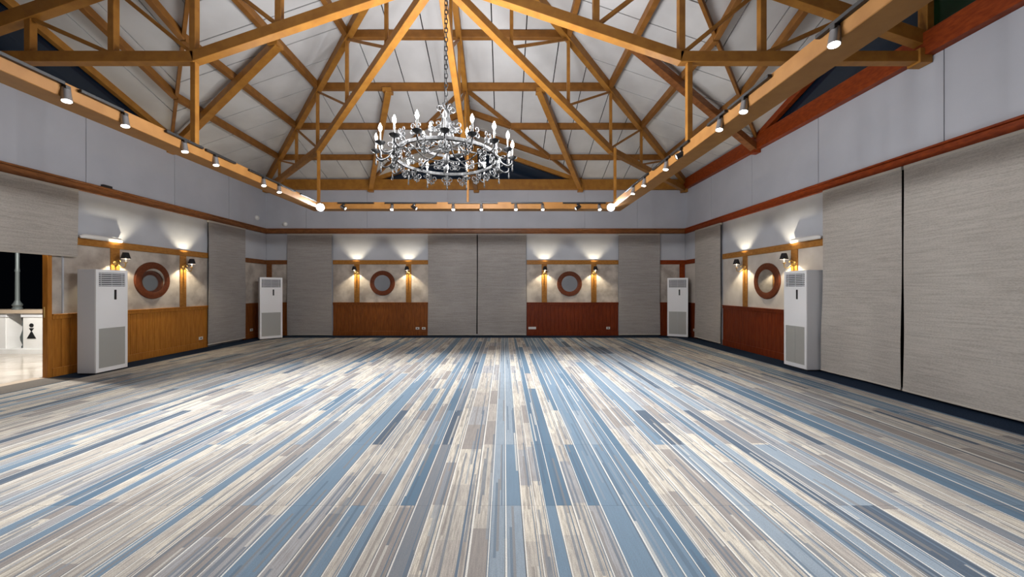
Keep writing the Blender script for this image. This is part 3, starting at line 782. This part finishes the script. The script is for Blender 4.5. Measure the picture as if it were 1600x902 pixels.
pend_m = pend.mesh('pendant_scroll', 0, True); pend_m.materials.append(M['iron'])
drop_m = BM().lathe([(.001,-.20),(.011,-.18),(.013,-.16),(.006,-.13),(.010,-.115),(.004,-.10)], 10, (.90,0,0)).mesh('drop_finial', 0, True); drop_m.materials.append(M['iron'])
unlit = {1, 15, 13}
for k in range(NCAN):
    a = math.radians(-102+20*k)
    for nm, me in (('candle_arm',arm_m),('drip_pan',cup_m),('candle',can_m),('pendant_scroll',pend_m),('drop_finial',drop_m)):
        link(nm, me, None, ch, None, (0,0,a))
    link('bulb', bulb_no if k in unlit else bulb_on, None, ch, None, (0,0,a))
    link('crest_scroll', crest_m, None, ch, None, (0,0,a+math.radians(10)))
    if k not in unlit:
        lamp('candle_light', 'POINT', ch, (.90*math.cos(a), .90*math.sin(a), .255), E_CANDLE, C_CANDLE, shadow_soft_size=.02)
for ax, ay in ((-.16,-.27),(-.31,0.0),(.14,.28),(.31,-.10)):
    a = math.atan2(ay, ax); c = (.31*math.cos(a)-.90*math.cos(a), .31*math.sin(a)-.90*math.sin(a), .145)
    for nm, me in (('drip_pan',cup_m),('candle',can_m),('bulb',bulb_on)):
        link(nm, me, None, ch, c, (0,0,a))
    lamp('candle_light', 'POINT', ch, (.31*math.cos(a), .31*math.sin(a), .40), E_CANDLE, C_CANDLE, shadow_soft_size=.02)
# spokes of the inner ring
for k in range(3):
    a = k*PI/3+.5; b = BM(); b.tube([(-.31*math.cos(a),-.31*math.sin(a),.14),(.31*math.cos(a),.31*math.sin(a),.14)], .008, 6)
    part('spoke', b, M['iron'], ch, 0, True)
# chain
cb = BM(); z = .71; k = 0
while z < CH1+.35-CZ:
    pts = []
    for i in range(14):
        t = 2*PI*i/14; u = .020*math.cos(t); v = .040*math.sin(t)
        pts.append((u if k % 2 == 0 else 0, u if k % 2 else 0, z+.035+v))
    cb.tube(pts, .0065, 6, closed=True); z += .062; k += 1
part('chain', cb, M['iron'], ch, 0, True)
part('cable', BM().tube([(-.02,.0,.70),(-.028,.012,1.4),(-.02,.01,2.2),(-.03,0,CH1+.3-CZ)], .004, 6), M['black'], ch, 0, True)
part('ceiling_hook', BM().lathe([(.05,0),(.05,.02),(.02,.04),(.012,.10),(.002,.11)], 14, (0,0,CH1+.30-CZ)), M['iron'], ch, 0, True)

# ------------------------------------------------------------------ terrace outside the doorway
tf = struct('floor_terrace', BM().box((-15.5, 1.5, -.12), (XL-.2, 13.5, -.03)), M['subfloor'])
tme = BM().box((-.297,-.297,-.02),(.297,.297,0)).mesh('floor_tile'); tme.materials.append(M['tile'])
for i in range(9):
    for j in range(10):
        link('floor_tile', tme, None, tf, (XL-.205-.3-.6*i, 4.3+.6*j, -.01))
part('threshold', BM().box((XL-.21, D0, -.06),(XL+.002, 6.2, .006)), M['stone_cap'], tf, .004)
px0, py0 = -11.41, 8.75
pp = thing('terrace_parapet', 'white masonry parapet with square piers and a tan stone cap outside the doorway', 'parapet', (px0, py0, 0))
def pbox(name, a, c, mat, bevel=.006): return part(name, BM().box(a, c), mat, pp, bevel)
pbox('base_course', (-2.2,-.16,-.03), (3.2,.30,.10), M['parapet'])
pbox('pier', (.12,-.12,.10), (1.0,.26,.92), M['parapet'])
pbox('pier', (-1.3,-.12,.10), (-.28,.26,.92), M['parapet'])
pbox('pier', (2.2,-.12,.10), (2.9,.26,.92), M['parapet'])
pbox('pier_head', (.09,-.14,.84), (1.03,.28,.93), M['ac_side'])
pbox('pier_head', (-1.35,-.14,.84), (-.25,.28,.93), M['ac_side'])
pbox('cap', (-2.2,-.18,.93), (3.2,.32,1.01), M['stone_cap'])
pbox('back_wall', (-2.2,.22,.10), (3.2,.28,.92), M['ac_side'], 0)
for bx in (-.06, 1.1, 1.35, 1.6, 1.85):
    part('baluster', BM().lathe([(.05,.10),(.05,.14),(.03,.17),(.065,.28),(.07,.36),(.035,.52),(.03,.60),(.05,.66),(.035,.72),(.05,.80),(.05,.92)], 14, (bx,.05,0)), M['grey_iron'], pp, 0, True)
sg_ = thing('restroom_sign', 'black woman pictogram fixed on the white pier outside', 'sign', (px0+.33, py0-.12, .45))
n = 20
part('head', BM().prism([(.047*math.cos(2*PI*k/n), -.012, .20+.047*math.sin(2*PI*k/n)) for k in range(n)], (0,.010,0)), M['black'], sg_)
part('torso', BM().prism([(-.055,-.012,.135),(.055,-.012,.135),(0,-.012,.055)], (0,.010,0)), M['black'], sg_)
part('skirt', BM().prism([(-.105,-.012,-.11),(.105,-.012,-.11),(.012,-.012,.05),(-.012,-.012,.05)], (0,.010,0)), M['black'], sg_)
lp = thing('lamp_post', 'grey iron lamp post standing on the parapet cap outside the doorway', 'lamp post', (px0-.26, py0+.07, 1.01))
part('post_base', BM().lathe([(.085,0),(.085,.04),(.065,.06),(.09,.11),(.06,.17),(.04,.22)], 18), M['grey_iron'], lp, 0, True)
part('pole', BM().lathe([(.040,.21),(.036,.9),(.045,.92),(.034,1.0),(.032,2.2)], 18), M['grey_iron'], lp, 0, True)
part('lantern', BM().lathe([(.06,2.2),(.13,2.28),(.16,2.6),(.19,2.62),(.05,2.78),(.004,2.82)], 8), M['grey_iron'], lp)
tl = thing('added_terrace_lamp', 'added round lamp outside the doorway, out of view, brightening the parapet', 'lamp', (-9.3, 6.6, 2.95))  # lamp added out of view to brighten the white parapet
part('housing', BM().lathe([(.14,0),(.15,.03),(.15,.10),(.004,.11)], 20), M['ac_white'], tl, 0, True)
part('diffuser', BM().lathe([(.004,-.03),(.10,-.02),(.13,0)], 20), M['bulb'], tl, 0, True)
part('stem', BM().tube([(0,0,.1),(0,0,2.0)], .012, 8), M['black'], tl)
lamp('added_terrace_light', 'POINT', tl, (0,0,-.12), E_TERRACE_FILL, (1,.95,.88), shadow_soft_size=.1)
